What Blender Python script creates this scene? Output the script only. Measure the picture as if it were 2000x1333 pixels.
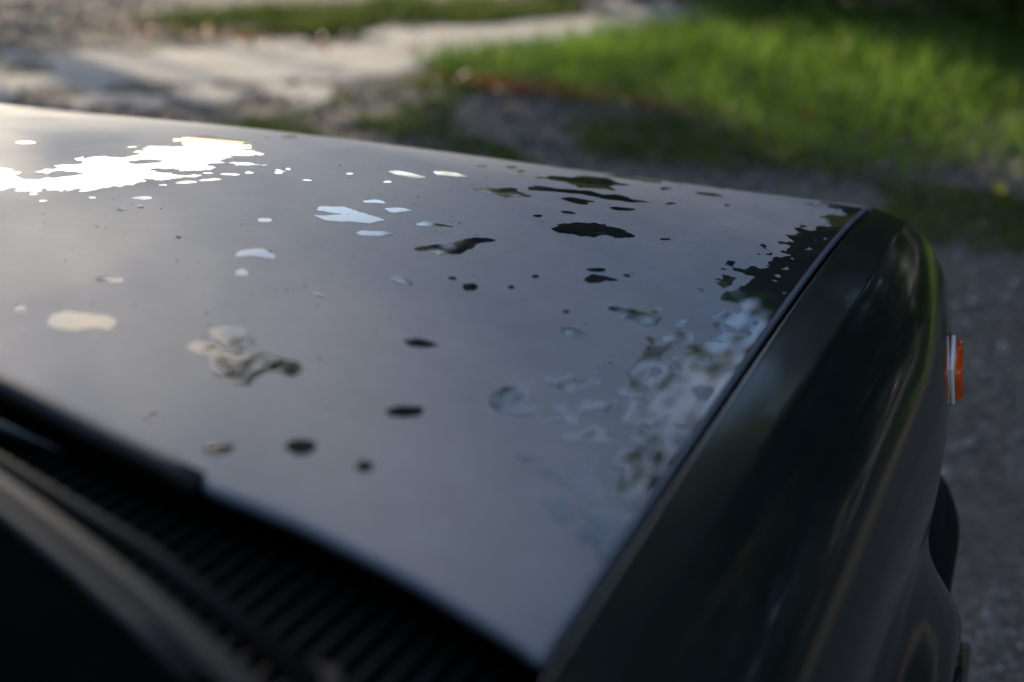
import bpy, bmesh, math, random
import numpy as np
from mathutils import Matrix, Vector

for o in list(bpy.data.objects): bpy.data.objects.remove(o)
scene = bpy.context.scene
COL = scene.collection
rng = np.random.default_rng(7)
random.seed(7)
rad = math.radians

# ------------------------------------------------------------------ camera
cam_d = bpy.data.cameras.new('camera')
cam = bpy.data.objects.new('camera', cam_d); COL.objects.link(cam)
yaw, pitch = rad(23.82), rad(23.103)
Fw = Vector((-math.sin(yaw)*math.cos(pitch), math.cos(yaw)*math.cos(pitch), -math.sin(pitch)))
Rt = Vector((math.cos(yaw), math.sin(yaw), 0)); Up = Rt.cross(Fw)
M = Matrix((Rt, Up, -Fw)).transposed().to_4x4(); M.translation = (0.85097, -0.42300, 1.29497)
cam.matrix_world = M
cam_d.sensor_width = 36; cam_d.lens = 45.0
cam_d.clip_start = 0.02; cam_d.clip_end = 2000
cam_d.dof.use_dof = True
cam_d.dof.focus_distance = 1.12
cam_d.dof.aperture_fstop = 2.8
scene.camera = cam

# ------------------------------------------------------------------ sky, sun, exposure
SUN_AZ, SUN_EL = 47.0, 20.0          # azimuth to the left of the car's nose
CLOUD_SCALE, CLOUD_OFFSET = 1.15, (16.45, 8.31, 16.60)
world = bpy.data.worlds.new('World'); scene.world = world; world.use_nodes = True
wn = world.node_tree.nodes; wn.clear()
sky = wn.new('ShaderNodeTexSky'); sky.sky_type = 'NISHITA'; sky.sun_disc = False
sky.sun_elevation = rad(SUN_EL); sky.sun_rotation = rad(-SUN_AZ)
sky.air_density = 1.0; sky.dust_density = 0.75; sky.ozone_density = 4.0
bg = wn.new('ShaderNodeBackground'); bg.inputs['Strength'].default_value = 0.125
wo = wn.new('ShaderNodeOutputWorld')
wl = world.node_tree.links
w_tc = wn.new('ShaderNodeTexCoord'); w_sep = wn.new('ShaderNodeSeparateXYZ'); wl.new(w_tc.outputs['Generated'], w_sep.inputs[0])
w_z = wn.new('ShaderNodeMath'); w_z.operation = 'ADD'; w_z.inputs[1].default_value = .22; wl.new(w_sep.outputs[2], w_z.inputs[0])
w_m = wn.new('ShaderNodeMath'); w_m.operation = 'MAXIMUM'; w_m.inputs[1].default_value = .05; wl.new(w_z.outputs[0], w_m.inputs[0])
w_div = wn.new('ShaderNodeVectorMath'); w_div.operation = 'DIVIDE'; w_cmb = wn.new('ShaderNodeCombineXYZ')
for k in range(3): wl.new(w_m.outputs[0], w_cmb.inputs[k])
wl.new(w_tc.outputs['Generated'], w_div.inputs[0]); wl.new(w_cmb.outputs[0], w_div.inputs[1])
w_n = wn.new('ShaderNodeTexNoise'); w_n.inputs['Scale'].default_value = CLOUD_SCALE; w_n.inputs['Detail'].default_value = 7; w_n.inputs['Roughness'].default_value = .58
w_off = wn.new('ShaderNodeVectorMath'); w_off.operation = 'ADD'; w_off.inputs[1].default_value = CLOUD_OFFSET
wl.new(w_div.outputs[0], w_off.inputs[0]); wl.new(w_off.outputs[0], w_n.inputs['Vector'])
w_r = wn.new('ShaderNodeValToRGB'); w_r.color_ramp.elements[0].position = .50; w_r.color_ramp.elements[1].position = .66; wl.new(w_n.outputs[0], w_r.inputs[0])
w_f = wn.new('ShaderNodeMath'); w_f.operation = 'MULTIPLY'; w_f.inputs[1].default_value = .85; wl.new(w_r.outputs[0], w_f.inputs[0])
w_h = wn.new('ShaderNodeMapRange'); w_h.inputs[1].default_value = 0.0; w_h.inputs[2].default_value = .05; wl.new(w_sep.outputs[2], w_h.inputs[0])
w_f2 = wn.new('ShaderNodeMath'); w_f2.operation = 'MULTIPLY'; wl.new(w_f.outputs[0], w_f2.inputs[0]); wl.new(w_h.outputs[0], w_f2.inputs[1]); w_f = w_f2
w_mix = wn.new('ShaderNodeMixRGB'); w_sun = wn.new('ShaderNodeVectorMath'); w_sun.operation = 'DOT_PRODUCT'; w_sun.inputs[1].default_value = (-math.sin(rad(SUN_AZ))*math.cos(rad(SUN_EL)), math.cos(rad(SUN_AZ))*math.cos(rad(SUN_EL)), math.sin(rad(SUN_EL)))
wl.new(w_tc.outputs['Generated'], w_sun.inputs[0])          # cloud towards the sun is lit through and warm
w_cr = wn.new('ShaderNodeMapRange'); w_cr.interpolation_type = 'SMOOTHSTEP'; w_cr.inputs[1].default_value = .87; w_cr.inputs[2].default_value = .985; wl.new(w_sun.outputs['Value'], w_cr.inputs[0])
w_cc = wn.new('ShaderNodeMixRGB'); w_cc.inputs[1].default_value = (4.8, 5.6, 7.4, 1); w_cc.inputs[2].default_value = (20.0, 16.2, 11.0, 1); wl.new(w_cr.outputs[0], w_cc.inputs[0]); wl.new(w_cc.outputs[0], w_mix.inputs[2])
wl.new(w_f.outputs[0], w_mix.inputs[0]); wl.new(sky.outputs[0], w_mix.inputs[1])
world.node_tree.links.new(w_mix.outputs[0], bg.inputs[0]); world.node_tree.links.new(bg.outputs[0], wo.inputs[0])
sun_d = bpy.data.lights.new('sun', 'SUN'); sun_d.energy = 4.0; sun_d.angle = rad(0.53); sun_d.color = (1.0, 0.82, 0.58)
sun = bpy.data.objects.new('sun', sun_d); COL.objects.link(sun)
sdir = Vector((-math.sin(rad(SUN_AZ))*math.cos(rad(SUN_EL)), math.cos(rad(SUN_AZ))*math.cos(rad(SUN_EL)), math.sin(rad(SUN_EL))))
sun.rotation_euler = (-sdir).to_track_quat('-Z', 'Y').to_euler()
sun.location = (-6, 4, 8)
scene.view_settings.view_transform = 'Standard'; scene.view_settings.look = 'None'
scene.view_settings.gamma = 1.0; scene.view_settings.use_curve_mapping = False
scene.view_settings.exposure = 1.2
scene.cycles.max_bounces = 8
scene.cycles.use_denoising = True

# ------------------------------------------------------------------ helpers
def link(o, parent=None):
    COL.objects.link(o)
    if parent is not None: o.parent = parent
    return o
def tag(o, label=None, cat=None, group=None, kind=None):
    if label: o['label'] = label
    if cat: o['category'] = cat
    if group: o['group'] = group
    if kind: o['kind'] = kind
    return o
def empty(name, loc=(0, 0, 0)):
    o = bpy.data.objects.new(name, None); o.location = loc; o.empty_display_size = .1
    return link(o)
def mesh_np(name, V, Fc, mat, parent=None, smooth=False):
    V = np.asarray(V, dtype=np.float32).reshape(-1, 3); Fc = np.asarray(Fc, dtype=np.int32); k = Fc.shape[1]
    me = bpy.data.meshes.new(name)
    me.vertices.add(len(V)); me.vertices.foreach_set('co', V.ravel())
    me.loops.add(Fc.size); me.loops.foreach_set('vertex_index', Fc.ravel())
    me.polygons.add(len(Fc)); me.polygons.foreach_set('loop_start', np.arange(0, Fc.size, k, dtype=np.int32))
    me.polygons.foreach_set('loop_total', np.full(len(Fc), k, dtype=np.int32))
    if smooth: me.polygons.foreach_set('use_smooth', np.ones(len(Fc), dtype=bool))
    me.update(calc_edges=True); me.validate()
    me.materials.append(mat)
    return link(bpy.data.objects.new(name, me), parent)
def mesh_py(name, V, Fc, mat, parent=None, smooth=False):
    me = bpy.data.meshes.new(name); me.from_pydata([tuple(v) for v in V], [], Fc)
    if smooth:
        for p in me.polygons: p.use_smooth = True
    me.update(); me.materials.append(mat)
    return link(bpy.data.objects.new(name, me), parent)
def mesh_bm(name, bm, mat, parent=None, smooth=False):
    bmesh.ops.recalc_face_normals(bm, faces=bm.faces)
    me = bpy.data.meshes.new(name); bm.to_mesh(me); bm.free()
    if smooth:
        for p in me.polygons: p.use_smooth = True
    me.materials.append(mat)
    return link(bpy.data.objects.new(name, me), parent)
def grid_faces(nu, nv, close=False):
    i = np.arange(nu-1)[:, None]; j = np.arange(nv-1)[None, :]
    a = i*nv+j
    return np.stack([a, a+nv, a+nv+1, a+1], -1).reshape(-1, 4)
def tube(pts, r, n=10, cap=True):
    """rings around a polyline; r a number or list"""
    pts = [Vector(p) for p in pts]; V = []; Fc = []
    for i, p in enumerate(pts):
        t = (pts[min(i+1, len(pts)-1)]-pts[max(i-1, 0)]).normalized()
        a = t.cross(Vector((0, 0, 1)))
        if a.length < 1e-3: a = Vector((1, 0, 0))
        a.normalize(); b = t.cross(a); rr = r[i] if hasattr(r, '__len__') else r
        for k in range(n):
            th = 2*math.pi*k/n; V.append(p+(a*math.cos(th)+b*math.sin(th))*rr)
    for i in range(len(pts)-1):
        for k in range(n):
            Fc.append((i*n+k, i*n+(k+1) % n, (i+1)*n+(k+1) % n, (i+1)*n+k))
    if cap:
        Fc.append(tuple(range(n-1, -1, -1))); Fc.append(tuple((len(pts)-1)*n+k for k in range(n)))
    return V, Fc
def box_bm(bm, c, s, rot=None):
    r = bmesh.ops.create_cube(bm, size=1.0)
    for v in r['verts']:
        q = Vector((v.co.x*s[0], v.co.y*s[1], v.co.z*s[2]))
        if rot: q = rot @ q
        v.co = q+Vector(c)
    return r['verts']
_tab = rng.random((256, 256))
def vnoise(x, y):
    xi = np.floor(x).astype(int); yi = np.floor(y).astype(int); fx = x-xi; fy = y-yi
    fx = fx*fx*(3-2*fx); fy = fy*fy*(3-2*fy)
    g = lambda a, b: _tab[a & 255, b & 255]
    return (g(xi, yi)*(1-fx)+g(xi+1, yi)*fx)*(1-fy)+(g(xi, yi+1)*(1-fx)+g(xi+1, yi+1)*fx)*fy-.5
def fbm(x, y, o=4):
    s = 0; a = 1
    for k in range(o): s = s+a*vnoise(x*2**k+17.3*k, y*2**k+5.1*k); a *= .5
    return s

# ------------------------------------------------------------------ materials
def new_mat(name):
    m = bpy.data.materials.new(name); m.use_nodes = True; nt = m.node_tree
    return m, nt, nt.nodes, nt.links, nt.nodes['Principled BSDF']
def nz(N, L, scale, detail=4, rough=.6, vec=None, coord='Object'):
    t = N.new('ShaderNodeTexNoise'); t.inputs['Scale'].default_value = scale
    t.inputs['Detail'].default_value = detail; t.inputs['Roughness'].default_value = rough
    if vec is None:
        tc = N.new('ShaderNodeTexCoord'); L.new(tc.outputs[coord], t.inputs['Vector'])
    else: L.new(vec, t.inputs['Vector'])
    return t
def ramp(N, L, fac, stops):
    r = N.new('ShaderNodeValToRGB'); e = r.color_ramp.elements
    while len(e) < len(stops): e.new(.5)
    for k, (p, c) in enumerate(stops): e[k].position = p; e[k].color = (*c, 1) if len(c) == 3 else c
    L.new(fac, r.inputs[0]); return r
def bump(N, L, h, strength, dist, target):
    b = N.new('ShaderNodeBump'); b.inputs['Strength'].default_value = strength; b.inputs['Distance'].default_value = dist
    L.new(h, b.inputs['Height']); L.new(b.outputs[0], target); return b
def g3(v): return (v, v, v)

def mat_paint(name='dark_paint', dust=.006):
    m, nt, N, L, P = new_mat(name)
    P.inputs['Base Color'].default_value = (.009, .0125, .0145, 1)
    P.inputs['Roughness'].default_value = .22
    P.inputs['Coat Weight'].default_value = 0.8; P.inputs['Coat Roughness'].default_value = .05; P.inputs['Coat IOR'].default_value = 1.45
    P.inputs['Specular IOR Level'].default_value = .12
    tc = N.new('ShaderNodeTexCoord'); mp = N.new('ShaderNodeMapping'); mp.inputs['Scale'].default_value = (60, 5, 60)
    L.new(tc.outputs['Object'], mp.inputs[0])
    n = nz(N, L, 1.0, 5, .65, mp.outputs[0])
    r = ramp(N, L, n.outputs[0], [(.35, g3(.045)), (.75, g3(.15))]); L.new(r.outputs[0], P.inputs['Coat Roughness'])
    n2 = nz(N, L, 14, 5, .7)
    r2 = ramp(N, L, n2.outputs[0], [(.4, (.006, .009, .0105)), (.8, (.006+dust, .009+dust, .0105+dust*.9))]); L.new(r2.outputs[0], P.inputs['Base Color'])
    return m
def mat_dew():
    """car paint under a film of fine dew: a rough, pale, grainy gloss"""
    m, nt, N, L, P = new_mat('dewy_paint')
    P.inputs['IOR'].default_value = 1.5; P.inputs['Specular IOR Level'].default_value = 1.0
    tc = N.new('ShaderNodeTexCoord'); mp = N.new('ShaderNodeMapping'); mp.inputs['Scale'].default_value = (9, 3.2, 9); mp.inputs['Rotation'].default_value = (0, 0, .4)
    L.new(tc.outputs['Object'], mp.inputs[0])
    n = nz(N, L, 1.0, 6, .6, mp.outputs[0])
    r = ramp(N, L, n.outputs[0], [(.3, (.078, .096, .126)), (.7, (.110, .130, .164))]); L.new(r.outputs[0], P.inputs['Base Color'])
    r2 = ramp(N, L, n.outputs[0], [(.3, g3(.56)), (.7, g3(.64))]); L.new(r2.outputs[0], P.inputs['Roughness'])
    v = N.new('ShaderNodeTexVoronoi'); v.inputs['Scale'].default_value = 150; v.inputs['Randomness'].default_value = 1; L.new(tc.outputs['Object'], v.inputs['Vector'])
    sp = ramp(N, L, v.outputs['Distance'], [(.06, g3(.62)), (.16, g3(1))])
    md = nz(N, L, 30, 5, .75); mdr = ramp(N, L, md.outputs[0], [(.35, g3(.86)), (.65, g3(1.08))])
    m1 = N.new('ShaderNodeMixRGB'); m1.blend_type = 'MULTIPLY'; m1.inputs[0].default_value = .55; L.new(r.outputs[0], m1.inputs[1]); L.new(sp.outputs[0], m1.inputs[2])
    m2 = N.new('ShaderNodeMixRGB'); m2.blend_type = 'MULTIPLY'; m2.inputs[0].default_value = 1; L.new(m1.outputs[0], m2.inputs[1]); L.new(mdr.outputs[0], m2.inputs[2]); L.new(m2.outputs[0], P.inputs['Base Color'])
    g = nz(N, L, 900, 2, .8); bump(N, L, g.outputs[0], .25, .0006, P.inputs['Normal'])
    return m
def mat_water():
    """clear standing water seen on near-black paint"""
    m, nt, N, L, P = new_mat('water_on_paint')
    P.inputs['Base Color'].default_value = (.013, .016, .018, 1)
    P.inputs['Roughness'].default_value = .015; P.inputs['IOR'].default_value = 1.5
    P.inputs['Specular IOR Level'].default_value = .55
    return m
def mat_simple(name, col, rough=.6, spec=.5, metal=0, nscale=0, namp=.3, bmp=0):
    m, nt, N, L, P = new_mat(name)
    P.inputs['Base Color'].default_value = (*col, 1); P.inputs['Roughness'].default_value = rough
    P.inputs['Specular IOR Level'].default_value = spec; P.inputs['Metallic'].default_value = metal
    if nscale:
        n = nz(N, L, nscale, 5, .6)
        r = ramp(N, L, n.outputs[0], [(.3, tuple(c*(1-namp) for c in col)), (.7, tuple(c*(1+namp) for c in col))]); L.new(r.outputs[0], P.inputs['Base Color'])
        if bmp: bump(N, L, n.outputs[0], .6, bmp, P.inputs['Normal'])
    return m
def mat_leaf(name, c0, c1, trans=.45, scale=1.5, rough=.5):
    m = bpy.data.materials.new(name); m.use_nodes = True; nt = m.node_tree; N = nt.nodes; L = nt.links; N.clear()
    out = N.new('ShaderNodeOutputMaterial'); mix = N.new('ShaderNodeMixShader'); mix.inputs[0].default_value = trans
    P = N.new('ShaderNodeBsdfPrincipled'); P.inputs['Roughness'].default_value = rough; P.inputs['Specular IOR Level'].default_value = .3
    T = N.new('ShaderNodeBsdfTranslucent')
    n = nz(N, L, scale, 3, .7)
    r = ramp(N, L, n.outputs[0], [(.32, c0), (.68, c1)])
    L.new(r.outputs[0], P.inputs['Base Color']); L.new(r.outputs[0], T.inputs[0])
    L.new(P.outputs[0], mix.inputs[1]); L.new(T.outputs[0], mix.inputs[2]); L.new(mix.outputs[0], out.inputs[0])
    return m
def mat_ground():
    m, nt, N, L, P = new_mat('gravel_ground')
    big = nz(N, L, 1.1, 6, .68); fine = nz(N, L, 38, 6, .8); mid = nz(N, L, 7, 5, .65)
    c = ramp(N, L, fine.outputs[0], [(.32, (.045, .041, .037)), (.5, (.155, .145, .132)), (.68, (.34, .325, .30))])
    soil = ramp(N, L, mid.outputs[0], [(.3, (.075, .067, .058)), (.7, (.16, .147, .13))])
    f = ramp(N, L, big.outputs[0], [(.46, g3(0)), (.58, g3(.85))])
    mx = N.new('ShaderNodeMixRGB'); L.new(f.outputs[0], mx.inputs[0]); L.new(c.outputs[0], mx.inputs[1]); L.new(soil.outputs[0], mx.inputs[2])
    L.new(mx.outputs[0], P.inputs['Base Color']); P.inputs['Roughness'].default_value = .9; P.inputs['Specular IOR Level'].default_value = .2
    bump(N, L, fine.outputs[0], 1.0, .035, P.inputs['Normal'])
    return m
MT = dict(paint=mat_paint(), dew=mat_dew(), water=mat_water(),
    rubber=mat_simple('black_rubber', (.012, .012, .013), .55, .4, 0, 40, .3),
    plastic=mat_simple('black_plastic', (.006, .006, .0065), .65, .16, 0, 60, .3),
    gasket=mat_simple('windscreen_rubber', (.006, .006, .007), .48, .2, 0, 60, .3),
    bay=mat_simple('engine_bay_black', (.003, .003, .003), .95, .05, 0, 20, .3),
    chrome=mat_simple('bright_trim', (.78, .78, .76), .16, .5, 1.0, 80, .1),
    white=mat_simple('white_lamp_base', (.75, .74, .70), .35, .5, 0, 90, .06),
    tyre=mat_simple('tyre_rubber', (.015, .015, .015), .8, .3, 0, 50, .3),
    rim=mat_simple('grey_steel', (.25, .25, .26), .4, .5, 1.0, 30, .2),
    bark=mat_simple('bark', (.075, .058, .043), .9, .2, 0, 9, .5, .02),
    ground=mat_ground())
def mat_orange():
    m, nt, N, L, P = new_mat('orange_lens')
    P.inputs['Base Color'].default_value = (.80, .115, .008, 1); P.inputs['Roughness'].default_value = .12
    P.inputs['Subsurface Weight'].default_value = .3; P.inputs['Subsurface Radius'].default_value = (.01, .003, .001)
    P.inputs['Coat Weight'].default_value = 1
    w = nz(N, L, 160, 2, .5); r = ramp(N, L, w.outputs[0], [(.3, (.62, .055, .004)), (.7, (.76, .085, .006))]); L.new(r.outputs[0], P.inputs['Base Color'])
    return m
def mat_glass():
    m, nt, N, L, P = new_mat('windscreen_glass')
    P.inputs['Base Color'].default_value = (.75, .85, .82, 1); P.inputs['Roughness'].default_value = .02
    P.inputs['Transmission Weight'].default_value = 1.0; P.inputs['IOR'].default_value = 1.5
    n = nz(N, L, 25, 4, .6); r = ramp(N, L, n.outputs[0], [(.4, g3(.015)), (.8, g3(.06))]); L.new(r.outputs[0], P.inputs['Roughness'])
    return m
MT['orange'] = mat_orange(); MT['glass'] = mat_glass()

# ------------------------------------------------------------------ ground
def gz(X, Y):
    Z = .03*fbm(X*.6, Y*.6, 3)*np.exp(-(np.hypot(X, Y-4)/30)**2)
    near = np.exp(-((X/1.6)**4+((Y)/2.0)**4)); return Z*(1-near)-.012
def sheet():
    e = np.concatenate([-np.geomspace(600, 14, 14), np.linspace(-12, 12, 49), np.geomspace(14, 600, 14)])
    X, Y = np.meshgrid(e, e+4, indexing='ij')
    return np.stack([X, Y, gz(X, Y)], -1), grid_faces(len(e), len(e))
V, Fc = sheet()
ground = tag(mesh_np('ground', V, Fc, MT['ground'], None, True), kind='structure')
def mat_path():
    m, nt, N, L, P = new_mat('sandy_path')
    a = nz(N, L, 3.0, 5, .65); b = nz(N, L, 60, 4, .7)
    r = ramp(N, L, a.outputs[0], [(.3, (.19, .182, .170)), (.7, (.36, .348, .330))])
    mx = N.new('ShaderNodeMixRGB'); mx.blend_type = 'MULTIPLY'; mx.inputs[0].default_value = .6; L.new(r.outputs[0], mx.inputs[1])
    r2 = ramp(N, L, b.outputs[0], [(.3, g3(.55)), (.7, g3(1))]); L.new(r2.outputs[0], mx.inputs[2]); L.new(mx.outputs[0], P.inputs['Base Color'])
    P.inputs['Roughness'].default_value = .9; bump(N, L, b.outputs[0], .8, .01, P.inputs['Normal']); return m
pc = np.array([(-7.5, 2.8), (-5.5, 3.7), (-4.0, 4.35), (-2.9, 5.3), (-2.1, 6.75), (-1.6, 7.5), (-1.4, 7.9)])
tt = np.linspace(0, len(pc)-1.001, 60); ii = tt.astype(int); ff = (tt-ii)[:, None]; cl = pc[ii]*(1-ff)+pc[np.minimum(ii+1, len(pc)-1)]*ff
PATH_C = cl
ground['label'] = 'gravel and bare earth ground around the parked car'

# ------------------------------------------------------------------ car body
car = tag(empty('parked_car'), 'dark parked car with a dew-covered bonnet, seen from beside its windscreen', 'car')
xe = lambda y: .68-.02*y                       # right-hand bonnet edge
ze = lambda y: .95-.043*y-.037*np.clip(y, 0, None)**4
def hood_z(x, y):
    T = y; S = x/(.68-.02*T); u = 1-S*S; T = y/(1-.005*u)
    return .95-.043*T-.037*np.abs(T)**4+.067*u*(1-.915*T**3)
def rear_y(x):
    ax = np.abs(x)
    base = np.interp(ax, [0, .34, .42, .489, .548, .606, .663, .68], [.056, .043, .029, .0214, .021, .0148, .0035, 0])
    return base+.006*np.clip((.488-ax)/.006, 0, 1)
def build_hood():
    S = np.concatenate([np.linspace(-1, -.72, 12), np.linspace(-.712, .712, 70), np.linspace(.72, 1, 12)])
    T = np.linspace(0, 1, 90)
    SS, TT = np.meshgrid(S, T, indexing='ij')
    def surf(SS, TT):
        X = SS*.68; yr = rear_y(X); Y = yr+(1.0-.005*(1-SS**2)-yr)*TT
        X = SS*(.68-.02*Y); return X, Y, hood_z(X, Y)
    # rounded turned-down rim: extend the grid with rolled rings on every side
    R = .0045
    steps = [(R*.5, R*.13), (R*.87, R*.5), (R, R*1.3), (R-.0005, .006), (R-.006, .0075)]
    ns, ntt = len(S), len(T); k = len(steps)
    Sx = np.concatenate([[-1]*k, S, [1]*k]); Tx = np.concatenate([[0]*k, T, [1]*k])
    A, B = np.meshgrid(Sx, Tx, indexing='ij')
    X, Y, Z = surf(A, B)
    ox = np.concatenate([-np.array([s[0] for s in steps[::-1]]), np.zeros(ns), [s[0] for s in steps]])
    dz1 = np.concatenate([[s[1] for s in steps[::-1]], np.zeros(ns), [s[1] for s in steps]])
    fr = [(.006, .0022), (.012, .008), (.0155, .017), (.0165, .035), (.0165, .045)]
    oy = np.concatenate([-np.array([s[0] for s in steps[::-1]]), np.zeros(ntt), [s[0] for s in fr]])
    dz2 = np.concatenate([[s[1] for s in steps[::-1]], np.zeros(ntt), [s[1] for s in fr]])
    X = X+(ox[:, None]-np.sign(A)*(abs(A) == 1)*R); Y = Y+oy[None, :]+(B == 0)*R
    Z = Z-np.maximum(dz1[:, None], dz2[None, :])
    V = np.stack([X, Y, Z], -1)
    return mesh_np('bonnet', V, grid_faces(len(Sx), len(Tx))[:, ::-1], MT['dew'], car, True)
hood = build_hood(); hood['label'] = 'bonnet filmed with grey dew and spotted with puddles'
# black bay under the shut lines
bm = bmesh.new(); box_bm(bm, (0, .5, .80), (1.352, .96, .10)); box_bm(bm, (0, .99, .76), (1.30, .03, .10))
mesh_bm('engine_bay', bm, MT['bay'], car)

P0 = [(.714, -.012), (.717, -.0140), (.731, -.0225), (.751, -.038), (.771, -.061), (.787, -.096), (.795, -.142), (.796, -.19), (.793, -.25), (.788, -.33), (.783, -.42), (.777, -.52), (.772, -.62), (.768, -.70)]
P1 = [(.703, -.011), (.706, -.0132), (.714, -.020), (.724, -.0285), (.738, -.046), (.752, -.074), (.763, -.112), (.768, -.165), (.767, -.22), (.763, -.30), (.758, -.38), (.753, -.46), (.748, -.54), (.744, -.62)]
def catmull(P, n):
    P = np.array(P); t = np.linspace(0, len(P)-1.0001, n); i = t.astype(int); f = (t-i)[:, None]
    g = lambda k: P[np.clip(k, 0, len(P)-1)]
    a, b, c, d = g(i-1), g(i), g(i+1), g(i+2)
    return .5*((2*b)+(c-a)*f+(2*a-5*b+4*c-d)*f*f+(3*b-a-3*c+d)*f**3)
WHY, WHZ, ARCH = .40, .29, .365
def build_fender(side):
    ys = np.concatenate([np.linspace(-.42, 1.0, 110), [1.005, 1.011, 1.015, 1.017]])
    inset = np.concatenate([np.zeros(110), [.0010, .0045, .0105, .022]])
    rows = []
    for y, ins in zip(ys, inset):
        yc = min(y, 1.0); w = np.clip((yc-.60)/.40, 0, 1); w = w*w*(3-2*w)*.6+.4*w**3
        q0, q1 = catmull(P0, 72), catmull(P1, 72)
        q = q0*(1-w)+q1*w; z0 = ze(yc); xi = xe(yc)+.0050
        top = [(xi, -.060), (xi, -.030), (xi, -.0009), (xi, -.0009), (xi+.0002, -.0007), (xi+.0002, -.0007), (xi+.0022, -.0015)]
        cx, cz = q[0]
        for f in (.03, .10, .3, .55, .75, .9, .97): top.append((xi+.0022+(cx-.0022-xi-.0022)*f, -.0015+(cz+.0012+.0015)*f))
        sec = np.array(top+[tuple(p) for p in q]); sec[:, 1] += z0
        n = sec.copy()
        r = np.hypot(yc-WHY, sec[:, 1]-WHZ); fl = np.clip((.455-r)/.075, 0, 1); fl = fl*fl*(3-2*fl)
        sec[:, 0] += np.where(sec[:, 1] < .76, .045*fl, 0)
        if ins: sec[:, 0] -= ins*np.clip((sec[:, 0]-xi)/.05, 0, 1)*1.0; sec[:, 1] -= ins*np.clip(1.2-(z0-sec[:, 1])/.15, 0, 1)
        rows.append(np.stack([sec[:, 0], np.full(len(sec), y), sec[:, 1]], -1))
    V = np.array(rows); nu, nv = V.shape[:2]
    Fc = grid_faces(nu, nv); flat = V.reshape(-1, 3)
    r = np.hypot(flat[:, 1]-WHY, flat[:, 2]-WHZ)
    inside = (r < ARCH) & (flat[:, 0] > .74); inside |= flat[:, 2] < .26
    keep = ~inside[Fc].all(1)
    Fc = Fc[keep]
    used = np.unique(Fc[inside[Fc].any(1)]); 
    for k in used:
        if r[k] < ARCH and flat[k, 0] > .74:
            dy, dz = flat[k, 1]-WHY, flat[k, 2]-WHZ; s = ARCH/max(r[k], 1e-4)
            flat[k, 1] = WHY+dy*s; flat[k, 2] = WHZ+dz*s; flat[k, 0] += .004
    if side < 0: flat = flat*np.array([-1, 1, 1]); Fc = Fc[:, ::-1]
    o = mesh_np('fender', flat, Fc[:, ::-1], MT['paint'], car, True)
    # rolled arch lip, and inner wheel house
    L = []
    for a in np.linspace(-.25, math.pi+.25, 40): L.append((side*.842 if False else side*(.80+.040), WHY+math.cos(a)*(ARCH+.001), WHZ+math.sin(a)*(ARCH+.001)))
    V2, F2 = tube([p for p in L if p[2] > .2], .006, 8)
    mesh_py('arch_lip', V2, F2, MT['paint'], o, True)
    return o
fR = build_fender(1); fL = build_fender(-1)
fR['label'] = 'glossy near-black right front fender with a sharp top crease'
# wheel houses
for s in (1, -1):
    bm = bmesh.new()
    bmesh.ops.create_cone(bm, cap_ends=True, segments=40, radius1=ARCH+.002, radius2=ARCH+.002, depth=.24)
    for v in bm.verts: v.co = Vector((s*.675, 0, 0))+Vector((v.co.z, v.co.x+WHY, v.co.y+WHZ))
    for f in [f for f in bm.faces if (f.calc_center_median().x*s) > .79 or f.calc_center_median().z < .30]: bm.faces.remove(f)
    mesh_bm('wheel_house', bm, MT['bay'], car, True)
    # wheel
    w = tag(empty('wheel', (0, 0, 0))); w.parent = car
    prof = [(.19, -.085), (.235, -.09), (.275, -.08), (.287, -.06), (.29, 0), (.287, .06), (.275, .08), (.235, .09), (.19, .085)]
    V2 = []; n = 48
    for (rr, xx) in prof:
        for k in range(n): a = 2*math.pi*k/n; V2.append((s*.70+xx, WHY+rr*math.cos(a), WHZ+rr*math.sin(a)))
    F2 = [(i*n+k, i*n+(k+1) % n, (i+1)*n+(k+1) % n, (i+1)*n+k) for i in range(len(prof)-1) for k in range(n)]
    mesh_py('tyre', V2, F2, MT['tyre'], w, True)
    prof = [(.19, .07), (.18, .075), (.165, .05), (.15, .03), (.10, .045), (.06, .06), (.05, .062), (.001, .064)]
    V2 = []
    for (rr, xx) in prof:
        for k in range(n): a = 2*math.pi*k/n; V2.append((s*(.70+xx), WHY+rr*math.cos(a), WHZ+rr*math.sin(a)))
    F2 = [(i*n+k, i*n+(k+1) % n, (i+1)*n+(k+1) % n, (i+1)*n+k) for i in range(len(prof)-1) for k in range(n)]
    mesh_py('rim', V2, F2, MT['rim'], w, True)

# front panel, grille slats, headlights
bm = bmesh.new(); vs = box_bm(bm, (0, .975, .68), (1.46, .02, .24)); mesh_bm('front_panel', bm, MT['paint'], car)
g = tag(empty('grille')); g.parent = car
bm = bmesh.new(); box_bm(bm, (0, 1.000, .715), (.90, .012, .15)); mesh_bm('backing', bm, MT['bay'], g)
slat0 = None
for k in range(7):
    z = .655+k*.02
    if slat0 is None:
        bm = bmesh.new(); box_bm(bm, (0, 1.012, 0), (.88, .014, .008)); slat0 = mesh_bm('grille_bar', bm, MT['plastic'], g); slat0.location.z = z
    else:
        c = slat0.copy(); link(c, g); c.location.z = z
for s in (1, -1):
    hl = tag(empty('headlight')); hl.parent = car
    for nm, rr, d, mat in (('housing', .088, .03, 'chrome'), ('lens', .082, .034, 'glass')):
        bm = bmesh.new(); bmesh.ops.create_cone(bm, cap_ends=True, segments=36, radius1=rr, radius2=rr*.92, depth=d)
        for v in bm.verts: v.co = Vector((s*.56+v.co.x, 1.006+(.004 if nm == 'lens' else 0)-v.co.z*-1, .71+v.co.y))
        mesh_bm(nm, bm, MT[mat], hl)

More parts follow.
